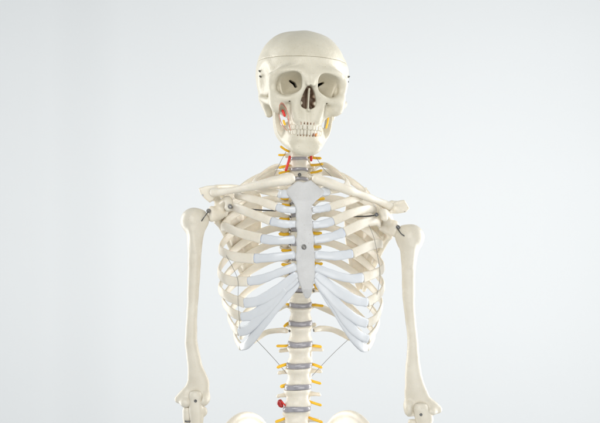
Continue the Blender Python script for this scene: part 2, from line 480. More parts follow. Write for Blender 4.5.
    # tooth roots as low ridges
    for i in range(1, 8):
        t = math.radians(i * 11.5 - 5)
        v.cap((14.6 * math.sin(t), -30 - 19.8 * math.cos(t), -32), (14.6 * math.sin(t), -30 - 19.4 * math.cos(t), -23), 1.7, .8, 1.6)
    v.wobble(.16, .14, 3); v.wobble(.07, .5, 5)
    return v
def split_skull():
    v = build_skull()
    F, lo = v.full()
    n = F.shape
    Z = (lo[2] + v.h * np.arange(n[2])).astype(np.float32)[None, None, :]
    Y = (lo[1] + v.h * np.arange(n[1])).astype(np.float32)[None, :, None]
    cut = 34.5 + (Y + 50) * -0.03
    X = (lo[0] + v.h * np.arange(n[0])).astype(np.float32)[:, None, None]
    WX, WZ, RX, RZ = -22.2, -23.0, 4.0, 10.2
    q = np.sqrt(((X - WX + (Z - WZ) * .30) / RX) ** 2 + ((Z - WZ) / RZ) ** 2)
    win = np.maximum((q - 1) * RX * .95, np.abs(Y + 38) - 14)
    F = np.maximum(F, -win)
    kk = .5
    capF = np.maximum(F + .12, cut + .12 - Z)
    def sm(a, b, k): return np.maximum(a, b) + np.maximum(k - np.abs(a - b), 0) ** 2 / (4 * k)
    GP = []
    for k in range(-6, 7):
        t = math.radians(k * 11.9); GP.append((14.8 * math.sin(t), -30 - 20.2 * math.cos(t), -30.9))
    for g in GP:
        q = np.sqrt(((X - g[0]) / .62) ** 2 + ((Y - g[1]) / 1.6) ** 2 + ((Z - g[2]) / 1.3) ** 2)
        F = np.maximum(F, (1 - q) * .62)
    sg = .0 + .05 * np.clip(1 - np.abs(X - 2) / 34, 0, 1)
    base = sm(F, Z - cut + sg, kk); capF = sm(F, cut + sg - Z, kk)
    V, Q = v.mesh(base)
    c = V[Q].mean(1)
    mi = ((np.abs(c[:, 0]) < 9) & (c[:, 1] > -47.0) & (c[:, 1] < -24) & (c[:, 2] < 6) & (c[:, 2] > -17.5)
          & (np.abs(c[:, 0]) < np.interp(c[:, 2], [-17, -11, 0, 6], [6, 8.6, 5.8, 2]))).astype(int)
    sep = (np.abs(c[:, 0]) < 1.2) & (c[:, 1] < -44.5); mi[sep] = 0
    cx = c[:, 0]; cz = c[:, 2]
    q = np.sqrt(((cx + 22.2 + (cz + 23.0) * .30) / 4.0) ** 2 + ((cz + 23.0) / 10.2) ** 2)
    for g in GP: mi[(np.abs(cx - g[0]) < .8) & (np.abs(c[:, 1] - g[1]) < 2) & (np.abs(cz - g[2]) < 1.5)] = 1  # shade of the gum pits painted in brown
    mi[(q < 1.13) & (q > .9) & (c[:, 1] < -26) & (c[:, 1] > -50)] = 2
    sk = make('skull', head(V), Q, [M_SKULL, M_RECESS, M_RIM], root, matidx=mi)
    V, Q = v.mesh(capF)
    make('skull_cap', head(V), Q, M_SKULL, sk)
    return sk
skull = split_skull()

def build_mandible():
    v = Vol((0, -60, -70), (36, 10, -2), .6, half=True)
    pl = spline([(0, -45.6), (8, -44), (14.2, -38.4), (18.6, -28), (22.0, -15), (24, -6)], 4)
    def body(X, Y, Z):
        XX, YY = np.broadcast_arrays(X, Y)
        d2 = None
        f = 1 + (.011 * np.clip(Z + 52, 0, 20) + .012 * np.clip(-50 - Z, 0, 14)) * np.clip((-16 - YY) / 8, 0, 1)
        XX = XX * f
        for i in range(len(pl) - 1):
            a, b = pl[i], pl[i + 1]; e = b - a
            t = np.clip(((XX - a[0]) * e[0] + (YY - a[1]) * e[1]) / (e @ e), 0, 1)
            q = (XX - a[0] - t * e[0]) ** 2 + (YY - a[1] - t * e[1]) ** 2
            d2 = q if d2 is None else np.minimum(d2, q)
        zb = np.interp(YY, [-50, -46, -38, -27, -14, -6], [-64, -64, -62, -57, -51, -46]).astype(np.float32)
        zt = np.interp(YY, [-50, -40, -35, -27, -14, -6], [-41, -40.5, -37.5, -31.5, -28, -28]).astype(np.float32)
        th = np.interp(Z, [-64, -56, -48, -41], [4.2, 4.4, 3.6, 3.2]).astype(np.float32)
        r = 2.8
        d = np.sqrt(d2) - th + r; e = np.abs(Z - (zb + zt) / 2) - (zt - zb) / 2 + r
        return np.minimum(np.maximum(d, e), 0) + np.sqrt(np.maximum(d, 0) ** 2 + np.maximum(e, 0) ** 2) - r
    v.op(body, (0, -52, -66), (29, 2, -36))
    v.ell((0, -47, -54.5), (9, 4, 6), 7); v.ell((9, -44.5, -56), (7, 4, 5), 7)
    v.plate([(-1.5, -10), (.5, -20), (-.5, -32), (-3, -41), (-8, -47), (-16, -50), (-26, -50), (-25, -38), (-21.5, -28), (-21.5, -17), (-19.5, -9), (-17.5, -11), (-14, -18), (-9, -20), (-6, -15)],
            'yz', lambda y, z: 24.2 + (z + 45) * .10, 2.5, 6, rnd=1.4)
    v.chain([(28, -1.5, -14, 2.4), (28.6, 0, -8, 3.0)], 3)
    v.ell((28.6, 0, -6.5), (6, 3, 3), 2)
    for i in range(1, 8):
        t = math.radians(i * 11.3 - 5)
        v.cap((13.8 * math.sin(t), -30 - 18.4 * math.cos(t), -42), (14.6 * math.sin(t), -29.5 - 18.4 * math.cos(t), -50), 1.6, .8, 1.8)
    GP = []
    for k in range(0, 6):
        t = math.radians((k + .0) * 12.1); g = (14.2 * math.sin(t), -30 - 19.4 * math.cos(t), -42.3); GP.append(g)
        v.cap((g[0], g[1] - 1, g[2] + .5), (g[0], g[1] + 1.2, g[2] - .6), .62, .5, .3, 'cut')
    def under(X, Y, Z):      # rounded lower border of the jaw
        zz = np.interp(X, [0, 8, 12, 16, 19.5, 22, 26, 31], [-62.8, -61.2, -58.8, -55.2, -51, -47.5, -40.5, -26]).astype(np.float32)
        return (Z - zz) * .72
    v.op(under, (0, -60, -68), (31, 4, -24), 3.5, 'cut')
    v.wobble(.12, .2, 8)
    V, Q = v.mesh()
    c = V[Q].mean(1); mi = np.zeros(len(c), int)
    for g in GP: mi[(np.abs(np.abs(c[:, 0]) - g[0]) < .75) & (np.abs(c[:, 1] - g[1]) < 1.6) & (np.abs(c[:, 2] - g[2]) < 1.3)] = 1  # pit faces coloured brown to deepen the shade between lower teeth
    return make('mandible', head(V), Q, [M_SKULL, M_RECESS], root, matidx=mi)
mandible = build_mandible()

def tooth(c, ang, wd, hgt, dep, parent, m, up):
    """crown: a rounded, slightly tapering block"""
    V = []; F = []; nu, nv = 14, 9
    for i in range(nv + 1):
        ph = -math.pi / 2 + math.pi * i / nv
        for j in range(nu):
            th = 2 * math.pi * j / nu
            e = .55
            f = lambda q: math.copysign(abs(q) ** e, q)
            x = f(math.cos(ph)) * f(math.cos(th)); y = f(math.cos(ph)) * f(math.sin(th)); z = f(math.sin(ph))
            s_ = 1.02 - .26 * max(0, z * up) ** 1.6 - .04 * max(0, -z * up)
            V.append((x * wd / 2 * s_, y * dep / 2, z * hgt / 2))
    for i in range(nv):
        for j in range(nu): F.append((i * nu + j, i * nu + (j + 1) % nu, (i + 1) * nu + (j + 1) % nu, (i + 1) * nu + j))
    V = np.array(V); V = xf(V, Rz(math.degrees(ang)), c)
    make('tooth', head(V), F, m, parent)
for (rx, ry, z, h_, par, ws, up) in ((14.2, 19.8, -34.2, 5.8, skull, [4.4, 3.7, 4.0, 3.8, 3.8, 5.3, 5.2], 1), (13.6, 19.4, -39.3, 5.8, mandible, [3.2, 3.4, 3.8, 3.8, 4.0, 5.6, 5.5], -1)):
    for sx in (-1, 1):
        s_ = 0
        tab = []; L = 0; prev = None
        for t in np.linspace(0, math.pi / 2 * 1.15, 400):
            q = A(rx * math.sin(t), -30 - ry * math.cos(t))
            if prev is not None: L += np.linalg.norm(q - prev)
            tab.append((L, t)); prev = q
        for k, wd in enumerate(ws):
            mid = s_ + wd / 2; s_ += wd - .2
            t = np.interp(mid, [a[0] for a in tab], [a[1] for a in tab])
            nx, ny = math.sin(t) / rx, math.cos(t) / ry
            ang = math.atan2(nx, ny) * sx
            hh = h_ * (1.06 if k == 2 else 1.0) * (.93 if k > 4 else 1)
            m = M_TOOTH
            tooth((sx * rx * math.sin(t), -30 - ry * math.cos(t), z), ang, wd, hh, 4.0 if k < 3 else 5.5, par, m, up)

def filling():
    q = [(14.3 * math.sin(math.radians(a)), -30 - 21.2 * math.cos(math.radians(a)), -41.0) for a in (22, 32, 47)]
    tube('filling', [HP(*q[1]), HP(q[1][0] / 2 + q[2][0] / 2, q[1][1] / 2 + q[2][1] / 2 - .3, -41.0), HP(*q[2])], 1.6, M_FILL, mandible, 5)
    tube('cavity', [HP(*q[0]), HP(q[0][0] / 2 + q[1][0] / 2, q[0][1] / 2 + q[1][1] / 2 - .2, -41.0), HP(*q[1])], 1.4, M_DECAY, mandible, 5)
filling()
# clips on the sides of the skull cap
def clips():
    for sx in (-1, 1):
        for z in (20.8, 15.6):
            x = 45.4 * sx if z > 18 else 44.6 * sx
            y = -6
            make_pts = [HP(x - 2.6 * sx, y + 1, z - .8), HP(x - .4 * sx, y - 1.5, z), HP(x + .1 * sx, y - 2.2, z + .8)]
            tube('clasp', make_pts, .95, M_DARK, skull, 5)
clips()

# vessels and nerve showing in the gap between cheek and jaw (viewer's left)
def cheek():
    tube('jaw_artery', [HP(-18.8, -42, -26), HP(-17.6, -43.5, -30), HP(-16.8, -44.5, -34), HP(-15.4, -45.8, -38.5)], .55, M_RIM, skull, 6)
    tube('jaw_artery', [HP(-27.0, -37, -22), HP(-24.6, -38.5, -30), HP(-21.4, -41, -35.5), HP(-18.4, -43, -38.5)], .45, M_RIM, skull, 6)
    tube('cheek_artery', [HP(-24.0, -39, -18.0), HP(-22.6, -40, -21.4), HP(-21.0, -41, -25)], 1.35, M_RED, skull, 6)
    tube('jaw_nerve', [HP(-22.6, -41, -28), HP(-21.8, -42, -31), HP(-20.6, -43, -33.5)], 1.2, M_NERVE, skull, 6)
    tube('cheek_nerve', [HP(22.5, -34, -22), HP(22.0, -34, -28), HP(20.6, -35, -34)], .9, M_NERVE, skull, 6)
cheek()

# ---- vertebrae
def spine_x(py): return float(np.interp(py, [100, 160, 304, 343, 365, 386, 409, 450], [300.5, 299.5, 300.6, 300.3, 299.2, 298, 296.8, 295.5]))
def spine_d(py): return float(np.interp(py, [100, 130, 150, 175, 200, 230, 260, 300, 340, 380, 410, 450], [13, 9, 7, 13, 21, 27, 28, 23, 12, 4, 3, 12]))
cuts = [118, 128, 138, 148, 159, 170, 180, 191, 203, 216, 230, 244, 258.5, 273.5, 289, 304.5, 322.8, 343.5, 365, 386.6, 409, 431]
kinds = ['cervical'] * 5 + ['thoracic'] * 12 + ['lumbar'] * 4
cuts_w = lambda py: float(np.interp(py, [110, 159, 175, 200, 260, 304, 322, 343, 365, 409, 430], [8.0, 8.6, 8.8, 9.3, 10.3, 11.3, 11.8, 12.3, 12.8, 13.7, 14]))
vert = {}
def vertebra(kind, y0, y1, idx):
    pc = (y0 + y1) / 2; d = spine_d(pc); hw = cuts_w(pc); H = (y1 - y0) * (1 + d / DIST)
    gap = {'cervical': 2.6, 'thoracic': 3.4 if y0 < 289 else 4.6, 'lumbar': 5.2}[kind]
    h2 = (H - gap) / 2; hd = hw * {'cervical': .78, 'thoracic': .88, 'lumbar': .76}[kind]
    v = Vol((0, -hd - 3, -h2 - 16), (30, hd + 36, h2 + 8), .66, half=True)
    wst = {'cervical': .93, 'thoracic': .86, 'lumbar': .83}[kind]
    v.loft([(-h2, 0, 0, hw, hd), (-h2 * .72, 0, 0, hw * .985, hd * .985), (-h2 * .3, 0, 0, hw * wst * 1.02, hd * wst * 1.03), (0, 0, 0, hw * wst, hd * wst), (h2 * .3, 0, 0, hw * wst * 1.02, hd * wst * 1.03), (h2 * .72, 0, 0, hw * .985, hd * .985), (h2, 0, 0, hw, hd)], p=2.25)
    if kind == 'lumbar':
        v.cap((7, hd - 2, 3), (9, hd + 8, 2), 3, 3, 3)
        v.cap((10, hd + 5, 1.5), (20.5, hd + 6, 0), 2.8, 1.7, 2); v.cap((20.5, hd + 6, 0), (21.5, hd + 6, -.5), 1.9, 1.5, 1)
        v.cap((9, hd + 9, 9), (8, hd + 12, -10), 3, 2.6, 3)
        v.cap((9, hd + 9, 1), (0, hd + 15, -1), 2.6, 2.6, 3)
        v.tri((0, hd + 14, 3), (0, hd + 30, 0), (0, hd + 28, -7), 1.7, 2); v.tri((0, hd + 14, 3), (0, hd + 28, -7), (0, hd + 14, -5), 1.7, 2)
    elif kind == 'thoracic':
        v.cap((6, hd - 2, 2), (8, hd + 6, 2), 2.4, 2.6, 2)
        if y0 > 300: v.cap((8, hd + 5, 2), (14, hd + 8, 3), 2.6, 2.2, 2)
        else: v.cap((8, hd + 5, 2), (19.5, hd + 14, 4), 2.6, 2.2, 2)
        v.cap((8, hd + 6, 6), (7, hd + 9, -7), 2.1, 1.8, 2)
        v.cap((8, hd + 6, 1), (0, hd + 11, -1), 2.2, 2.4, 3)
        v.tri((0, hd + 10, 2), (0, hd + 26, -10), (0, hd + 25, -14), 1.5, 2); v.tri((0, hd + 10, 2), (0, hd + 25, -14), (0, hd + 10, -5), 1.5, 2)
    else:
        v.cap((7, 1, 0), (13, 4, -1.5), 2.6, 2.0, 2); v.cap((10, 8, 0), (13, 5, -1), 2, 2, 2)
        v.cap((9, 8, 4), (9.5, 10, -4), 2.8, 2.8, 2)
        v.cap((9, 9, 0), (0, 16, -1), 2, 2, 2); v.cap((0, 16, -1), (0, 25, -4), 2, 1.6, 2)
    v.ell((0, hd + 4, 0), (4.6, 4, 20), .6, 'cut')
    v.wobble(.14, .45, idx)
    V, Q = v.mesh()
    c = P(spine_x(pc), pc, d)
    sl = math.degrees(math.atan2(spine_d(y1) - spine_d(y0), y1 - y0)); tx = math.degrees(math.atan2(spine_x(y1) - spine_x(y0), y1 - y0))
    o = make(kind + '_vertebra', xf(V, Rx(-sl * .9) @ Ry(tx) @ Rz(-4.5 if kind == 'lumbar' else -1), c), Q, M_BONE, root)
    vert[idx] = o
for i, kd in enumerate(kinds): vertebra(kd, cuts[i], cuts[i + 1], i)

def atlas():
    for py, nm in ((112.5, 'cervical_vertebra'), (104.5, 'cervical_vertebra')):
        v = Vol((0, -14, -8), (24, 26, 9), .7, half=True)
        if py > 108:
            v.loft([(-4, 0, 0, 8, 6), (4, 0, 0, 7, 5)]); v.cap((0, 0, 2), (0, -3, 9), 3, 2, 2)
        v.cap((9, 0, 0), (10, 8, 0), 4.2, 4, 3); v.cap((0, -6 if py < 108 else -2, 0), (9, 0, 0), 2.4, 3, 2); v.cap((9, 8, 0), (0, 18, 0), 2.2, 2.2, 3); v.cap((10, 3, 0), (19, 6, 0), 2.6, 2, 2)
        V, Q = v.mesh(); make(nm, xf(V, np.eye(3), P(300.5, py, 12)), Q, M_BONE, root)
atlas()

for i, py in enumerate(cuts[:-1] + [431]):
    d = spine_d(py); hw = cuts_w(py) * 1.01
    kind = 'cervical' if py < 165 else ('thoracic' if py < 300 else 'lumbar')
    hd = hw * {'cervical': .78, 'thoracic': .88, 'lumbar': .78}[kind]
    hh = 1.75 if py < 165 else (2.0 if py < 290 else 2.75)
    n = 48; V = []; F = []
    prof = [(0, -hh), (.9, -hh), (.985, -hh * .85), (1.015, -hh * .4), (1.02, 0), (1.015, hh * .4), (.985, hh * .85), (.9, hh), (0, hh)]
    for (a, b) in prof:
        for j in range(n):
            t = 2 * math.pi * j / n
            cx, cy = math.cos(t), math.sin(t)
            e = 2 / 2.25
            V.append((hw * a * math.copysign(abs(cx) ** e, cx), hd * a * math.copysign(abs(cy) ** e, cy), b + .25 * math.sin(3 * t + i)))
    for q in range(len(prof) - 1):
        for j in range(n): F.append((q * n + j, q * n + (j + 1) % n, (q + 1) * n + (j + 1) % n, (q + 1) * n + j))
    a0, a1 = py - 4, py + 4
    sl = math.degrees(math.atan2(spine_d(a1) - spine_d(a0), 8)); tx = math.degrees(math.atan2(spine_x(a1) - spine_x(a0), 8))
    make('intervertebral_disc', xf(np.array(V), Rx(-sl * .9) @ Ry(tx + (-3 if py == 180 else 0)), P(spine_x(py), py, d)), F, M_DISC, root)

screw(P(299.5, 174.7, 3.6), 1.8, vert[5], (0, -1, 0), M_DARK, 1.2)

# spinal nerves (yellow), one each side between the vertebrae
def nerve(pts, r=1.35, r2=None): tube('spinal_nerve', [P(*p) for p in pts], r, M_NERVE, root, 6, 10, r2)
# neck
nerve([(290, 152, 16), (285, 149.5, 12), (280, 146, 8)], 1.2); nerve([(290, 154, 16), (284, 155, 11), (278, 155, 7)], 1.2)
nerve([(292, 165, 14), (286, 166, 8), (278.5, 168, 4)], 1.35); nerve([(290, 171, 15), (284, 172, 8), (278.5, 173.5, 3)], 1.2)
nerve([(308, 157, 14), (315, 158, 9), (321.7, 158.3, 6)], 1.35); nerve([(308, 165, 14), (315, 165, 9), (323.5, 164, 5)], 1.3); nerve([(310, 173, 14), (316, 172, 9), (322.5, 170, 6)], 1.3)
# chest and loins
for (l, r) in (((285, 198.5), (320.5, 199)), ((286, 205.5), None), ((284, 219.5), None), ((283.5, 234.5), (317.7, 233.5)), ((286, 251), (317, 247)), ((286, 265), (318.5, 264))):
    if l: nerve([(l[0] + 6, l[1] - .6, 36), (l[0] + 1, l[1], 33), (l[0] - 5, l[1] - .8, 32)], 1.75)
    if r: nerve([(r[0] - 6, r[1] - .6, 36), (r[0], r[1], 33), (r[0] + 4.5, r[1] - .5, 32)], 1.6)
nerve([(314, 284, 36), (317, 288, 30), (321, 291, 28)], 1.5); nerve([(289, 279, 36), (286, 282, 32), (283, 283, 30)], 1.3)
nerve([(292, 306, 34), (289, 304.6, 30), (286, 304, 28)], 1.3); nerve([(310, 304.5, 34), (317, 305.3, 26), (323.8, 306, 22)], 1.4)
nerve([(292, 321, 30), (287, 324, 24), (283.8, 327, 20)], 1.5)
nerve([(292, 345.5, 18), (284, 346, 14), (276, 346, 12)], 1.45); nerve([(310, 345.5, 18), (316, 346, 14), (322, 347, 12)], 1.5)
nerve([(291, 363.5, 14), (284, 365, 9), (276.5, 367.8, 6)], 1.6); nerve([(309, 363.5, 14), (315, 365, 9), (322.5, 368, 6)], 1.5)
nerve([(309, 380, 10), (315, 382, 6), (321.5, 383.8, 4)], 1.4); nerve([(288, 384.5, 12), (283.5, 386, 7), (280, 387, 5)], 1.9)
nerve([(308, 401, 10), (315, 403.5, 5), (322, 405.5, 3)], 1.4); nerve([(308, 417, 12), (315, 419.8, 7), (323, 422.5, 4)], 1.4); nerve([(288, 417, 12), (281, 420, 7), (275, 422, 4)], 1.4)
# neck arteries and wires
tube('vertebral_artery', [P(290, 155.5, 2), P(288.4, 162, 1), P(285.5, 171.5, 0)], 1.35, M_RED, root)
tube('vertebral_artery', [P(311, 155, 4), P(311.2, 158, 3), P(311.3, 161.5, 3)], 1.35, M_RED, root)
tube('wire', [P(286.5, 151, 3), P(280, 163, -4), P(274, 176, -14)], .24, M_WIRE, root)
tube('wire', [P(316, 157, 3), P(323, 168, -4), P(332, 177, -16)], .24, M_WIRE, root)
# slipped disc model
def hern():
    v = Vol((-6, -6, -7), (6, 6, 7), .4)
    v.ell((0, 0, .5), (3.0, 2.8, 3.6)); v.ell((.8, 0, -2), (2.2, 2.4, 2), 1); v.wobble(.3, 1.2, 2)
    V, Q = v.mesh(); make('herniated_disc', xf(V, np.eye(3), P(280.3, 403.6, 2)), Q, M_DRED, root)
    tube('herniated_nerve', [P(281, 401, 0), P(284, 404, -2), P(286.5, 407, 2)], .8, M_RED, root)
hern()

# ---- ribs.  each: spine attachment, back, angle, side, front ... to the junction with the cartilage
axis_c = A(1.0, 8)
def outward(p, flat=0.0, ay=8):
    n = A(p[0] - 1.0, (p[1] - ay) * 1.15, 0); n /= np.linalg.norm(n) + 1e-6
    return n * (1 - flat) + A(0, 0, 1) * flat
# side, number: points (px, py, depth)
LAT = {}
ribR = {
 1: [(311, 171, 22), (322, 164.5, 33), (336, 171, 30), (347, 181, 12), (345, 187, -10), (329, 191, -30)],
 2: [(311, 181, 26), (322, 172.5, 42), (342, 176, 46), (358, 186, 32), (366, 194, 10), (358, 198, -14), (344, 202.5, -30), (330, 207, -38)],
 3: [(312, 192, 30), (324, 185, 50), (346, 190, 55), (366, 202, 40), (375.5, 210, 12), (368, 209, -12), (352, 213, -32), (333.5, 221, -42)],
 4: [(312, 204, 33), (325, 198, 55), (348, 203, 60), (369, 215, 44), (379.5, 224, 14), (375, 221, -8), (362, 224, -28), (344.5, 232, -40)],
 5: [(312.5, 218, 35), (326, 213, 58), (349, 219, 63), (370, 232, 47), (381, 243, 16), (378.5, 243.5, -6), (367, 247, -25), (352.8, 253.5, -36)],
 6: [(312.5, 231, 36), (326, 227, 59), (349, 235, 64), (370, 250, 48), (382, 264, 16), (382, 269.5, -4), (374, 274, -20), (363, 277.5, -30)],
 7: [(313, 245, 36), (326, 242, 59), (349, 251, 64), (371, 268, 48), (382.5, 283, 18), (382, 291, -2), (376.5, 297, -15), (367.5, 302.5, -24)],
 8: [(313, 260, 36), (326, 258, 58), (348, 268, 62), (370, 286, 47), (381, 301, 20), (380, 311, 2), (375, 319, -12), (367, 323.5, -19)],
 9: [(313.5, 275, 35), (326, 274, 56), (347, 285, 60), (367, 303, 46), (378, 318, 22), (376.5, 328, 5), (371.5, 335, -7), (368, 339, -12)],
 10: [(313.5, 290, 33), (326, 291, 53), (345, 302, 57), (363, 319, 46), (373.5, 333, 26), (371.5, 342, 9), (367, 348, -1)],
 11: [(313.5, 305, 30), (324, 308.5, 42), (341, 317, 50), (357, 330, 46), (366, 339, 36)],
 12: [(313.5, 330, 22), (322, 328.5, 31), (333, 330, 40), (343, 334.5, 44), (351, 340, 44)],
}
# cartilage: (px,py,depth) from the junction to the breastbone
carR = {
 1: [(330, 191, -29), (322, 192, -36), (312, 193, -40)],
 2: [(329, 207, -38), (321, 209, -42), (312, 210, -44)],
 3: [(333, 221, -42), (323, 224, -46), (312, 225, -47)],
 4: [(344, 232, -40), (330, 237, -46), (313, 240, -49)],
 5: [(352.5, 253.5, -36), (334, 256, -46), (314, 254.5, -50)],
 6: [(363, 277.5, -30), (350, 278.5, -40), (333, 274.5, -48), (314, 267, -51)],
 7: [(367.2, 302.5, -24), (354, 299.5, -35), (336, 290.5, -45), (315, 273, -51)],
 8: [(367, 323.5, -19), (356, 319, -29), (341, 307.5, -40), (326, 291, -47), (315.5, 277, -50)],
 9: [(368.2, 338.5, -12), (358, 334, -22), (347, 322, -33), (334, 303, -43), (322, 287, -48)],
 10: [(367, 350, -2), (361, 346, -13), (350, 333, -27), (338, 313, -38), (327, 296, -45), (316, 280, -48)],
}
ribL = {
 1: [(290, 171, 22), (279, 166, 33), (265, 172, 30), (254.5, 181, 12), (258, 189, -10), (279, 194, -30)],
 2: [(290, 181, 26), (279, 173, 42), (259, 177, 46), (243, 186, 32), (236, 194, 10), (244, 197, -14), (260, 201, -30), (276.5, 207, -38)],
 3: [(289, 192, 30), (277, 186, 50), (255, 191, 55), (236, 201, 40), (227, 208, 12), (234, 207, -12), (250, 213, -31), (270.5, 221, -41)],
 4: [(289, 204, 33), (276, 199, 55), (253, 204, 60), (232, 216, 44), (222.5, 226, 14), (226, 227, -6), (240, 233, -26), (261, 238.5, -39)],
 5: [(288.5, 218, 35), (275, 214, 58), (252, 220, 63), (231, 234, 47), (220.5, 247, 16), (223, 252, -6), (236, 257, -24), (254, 258.5, -36)],
 6: [(288.5, 231, 36), (275, 228, 59), (252, 237, 64), (231, 253, 48), (219.8, 268, 16), (221, 276, -4), (231, 281, -20), (248, 281.5, -32)],
 7: [(288, 245, 36), (275, 243, 59), (252, 253, 64), (230, 271, 48), (220, 286, 18), (222.5, 293, -2), (232, 298.5, -15), (244.5, 303, -25)],
 8: [(288, 260, 36), (275, 259, 58), (253, 269, 62), (232, 286, 47), (223.5, 299, 20), (226.5, 307, 2), (233, 313, -12), (241.5, 317, -20)],
 9: [(287.5, 275, 35), (275, 275, 56), (254, 286, 60), (237, 302, 46), (229, 315, 22), (231, 323, 5), (235, 329, -7), (239, 332, -13)],
 10: [(287.5, 290, 33), (275, 291, 53), (257, 302, 57), (242, 317, 46), (235, 329, 26), (236, 339, 9), (241, 347, -3)],
 11: [(287.5, 305, 30), (277, 309, 42), (260, 318, 50), (247, 330, 46), (240, 339, 36)],
 12: [(288, 331, 22), (280, 330.5, 30), (268, 332, 40), (260, 336.5, 43), (252.5, 343, 43)],
}
carL = {
 1: [(278, 194, -29), (285, 194, -36), (296, 194, -40)],
 2: [(277, 207, -38), (286, 209.5, -42), (297, 210, -44)],
 3: [(271, 221, -41), (284, 224, -46), (297, 224, -47)],
 4: [(261.5, 238.5, -39), (277, 240.5, -46), (296, 239.5, -49)],
 5: [(254.5, 258.5, -36), (273, 257.5, -46), (296, 254.5, -50)],
 6: [(248.5, 281.5, -32), (262, 279, -42), (278, 273, -48), (297, 266, -51)],
 7: [(244.8, 303, -25), (258, 301, -36), (276, 291, -45), (298, 273, -51)],
 8: [(241.8, 317, -20), (254, 314.5, -30), (270, 303, -41), (285, 288, -47), (298, 277, -50)],
 9: [(239.3, 332, -13), (249, 328.5, -24), (262, 315, -35), (275, 301, -43), (286, 288, -48)],
 10: [(242, 349, -4), (248, 343.5, -14), (259, 329, -28), (271, 314, -38), (284, 299, -45), (300, 280, -48)],
}
rib_obj = {}
def build_ribs(ribs, cars, side):
    rnd = random.Random(7 + side)
    for i, pts in ribs.items():
        path = spline([P(*p) for p in pts], 14); n = len(path); t = np.linspace(0, 1, n)
        base = {1: 4.1, 2: 4.1, 3: 4.5, 4: 4.8, 5: 4.9, 6: 4.9, 7: 4.8, 8: 4.5, 9: 4.2, 10: 3.8, 11: 3.6, 12: 3.4}[i]
        hh = base * np.interp(t, [0, .05, .12, .25, .6, .85, 1], [.8, .66, .76, .9, .9, .98, 1.02] if i < 11 else [.8, .7, .8, 1, 1, .9, .55])
        tt = np.interp(t, [0, .1, .3, .7, 1], [2.3, 1.8, 1.7, 1.45, 1.8]) * (1 if i < 11 else .9)
        hh = hh * (1 + .035 * np.sin(t * 19 + i * 2.1 + side) + .02 * np.sin(t * 47 + i)); tt = tt * (1 + .06 * np.sin(t * 23 + i))
        flat = .5 if i == 1 else (.18 if i == 2 else 0.05)
        V, F = sweep(path, hh, tt, lambda p, q: outward(p, flat), 18, 2.5, sharp_end=i in cars)
        ro = make('rib', V, F, M_BONE, root); rib_obj[side, i] = ro
        if i in cars:
            cp = [P(*p) for p in cars[i]]; u = cp[0] - cp[1]; cp[0] = P(*pts[-1]) + u / np.linalg.norm(u) * .8
            path = spline(cp, 14)
            fin = i >= 7; n = len(path); t = np.linspace(0, 1, n)
            hb = {1: 4.4, 2: 3.7, 3: 4.1, 4: 4.4, 5: 4.4, 6: 4.4, 7: 4.7, 8: 4.7, 9: 4.5, 10: 4.2}[i]
            hh = hb * np.interp(t, [0, .1, .5, .9, 1], [1.05, 1.05, .95, .9, 1.0] if i < 7 else [1.0, 1.02, 1.1, .95, .7])
            tt = np.interp(t, [0, .2, .8, 1], [2.3, 2.1, 2.0, 1.9] if i < 7 else [2.3, 2.0, 1.6, 1.5])
            hh = hh * (1 + .05 * np.sin(t * 11 + i * 3 + side) + .025 * np.sin(t * 31 + i)); tt = tt * (1 + .08 * np.sin(t * 17 + i))
            fl = .5 if i == 1 else .05
            def nf(p, q): 
                o = outward(p, fl); o = o * .45 + A(0, -1, 0) * .6; return o
            V, F = sweep(path, hh, tt, nf, 24, 3.0 if fin else 2.5)
            me_i = np.zeros(len(F)); me_i[:24 * 2] = 1
            for q in range(n - 1):
                for j in ((0, 23, 11, 12) if not fin else (0, 11)): me_i[q * 24 + j] = 1  # bluish translucence of the edges, put in as colour
            make('costal_cartilage', V, F, [M_CART, M_CEDGE], ro, matidx=me_i)
build_ribs(ribR, carR, 1); build_ribs(ribL, carL, -1)

# ---- breastbone
def sternum():
    def ph(pts): return [(P(x, y, -48)[0], P(x, y, -48)[2]) for x, y in pts]
    man = [(297.5, 180.6), (304, 181.8), (311, 179.6), (316, 184), (325, 191), (322.5, 196), (316, 201), (312.3, 205), (311.5, 209), (312.6, 213), (311.4, 217), (312.3, 221), (313.4, 225), (312.2, 230), (313.4, 235), (314.6, 240), (313.2, 246), (314.3, 251), (315.4, 256), (314.2, 262), (315.8, 268), (315.4, 274), (314.2, 281), (312.8, 287), (312, 292), (310.6, 296.5), (308, 298.8), (305, 298), (303, 294), (301.6, 289), (299.8, 284), (298, 279), (297.2, 273), (295.6, 268), (296.8, 262), (295.2, 257), (296.3, 251), (296.8, 246), (295.4, 240), (296.9, 235), (296.8, 230), (295.2, 225), (296.3, 220), (295.6, 215), (296.2, 210), (294.6, 205), (291.5, 199.5), (286.5, 194), (286, 189.8), (292, 184.6)]
    v = Vol((-16, -62, -92), (24, -26, 36), .55)
    zf = lambda x, z: np.interp(z, [-90, -75, -20, 10, 33], [-45, -50, -49.5, -43, -35]) + 0.012 * (x - 5) ** 2
    v.plate(ph(man), 'xz', zf, 3.3, rnd=1.4)
    v.wobble(.15, .35, 4)
    V, Q = v.mesh()
    o = make('sternum', V, Q, M_STERN, root)
    screw(P(304, 247, -53.4), 2.5, o, (0, -1, 0), M_SCREW, 1.5)
    return o
sternum()

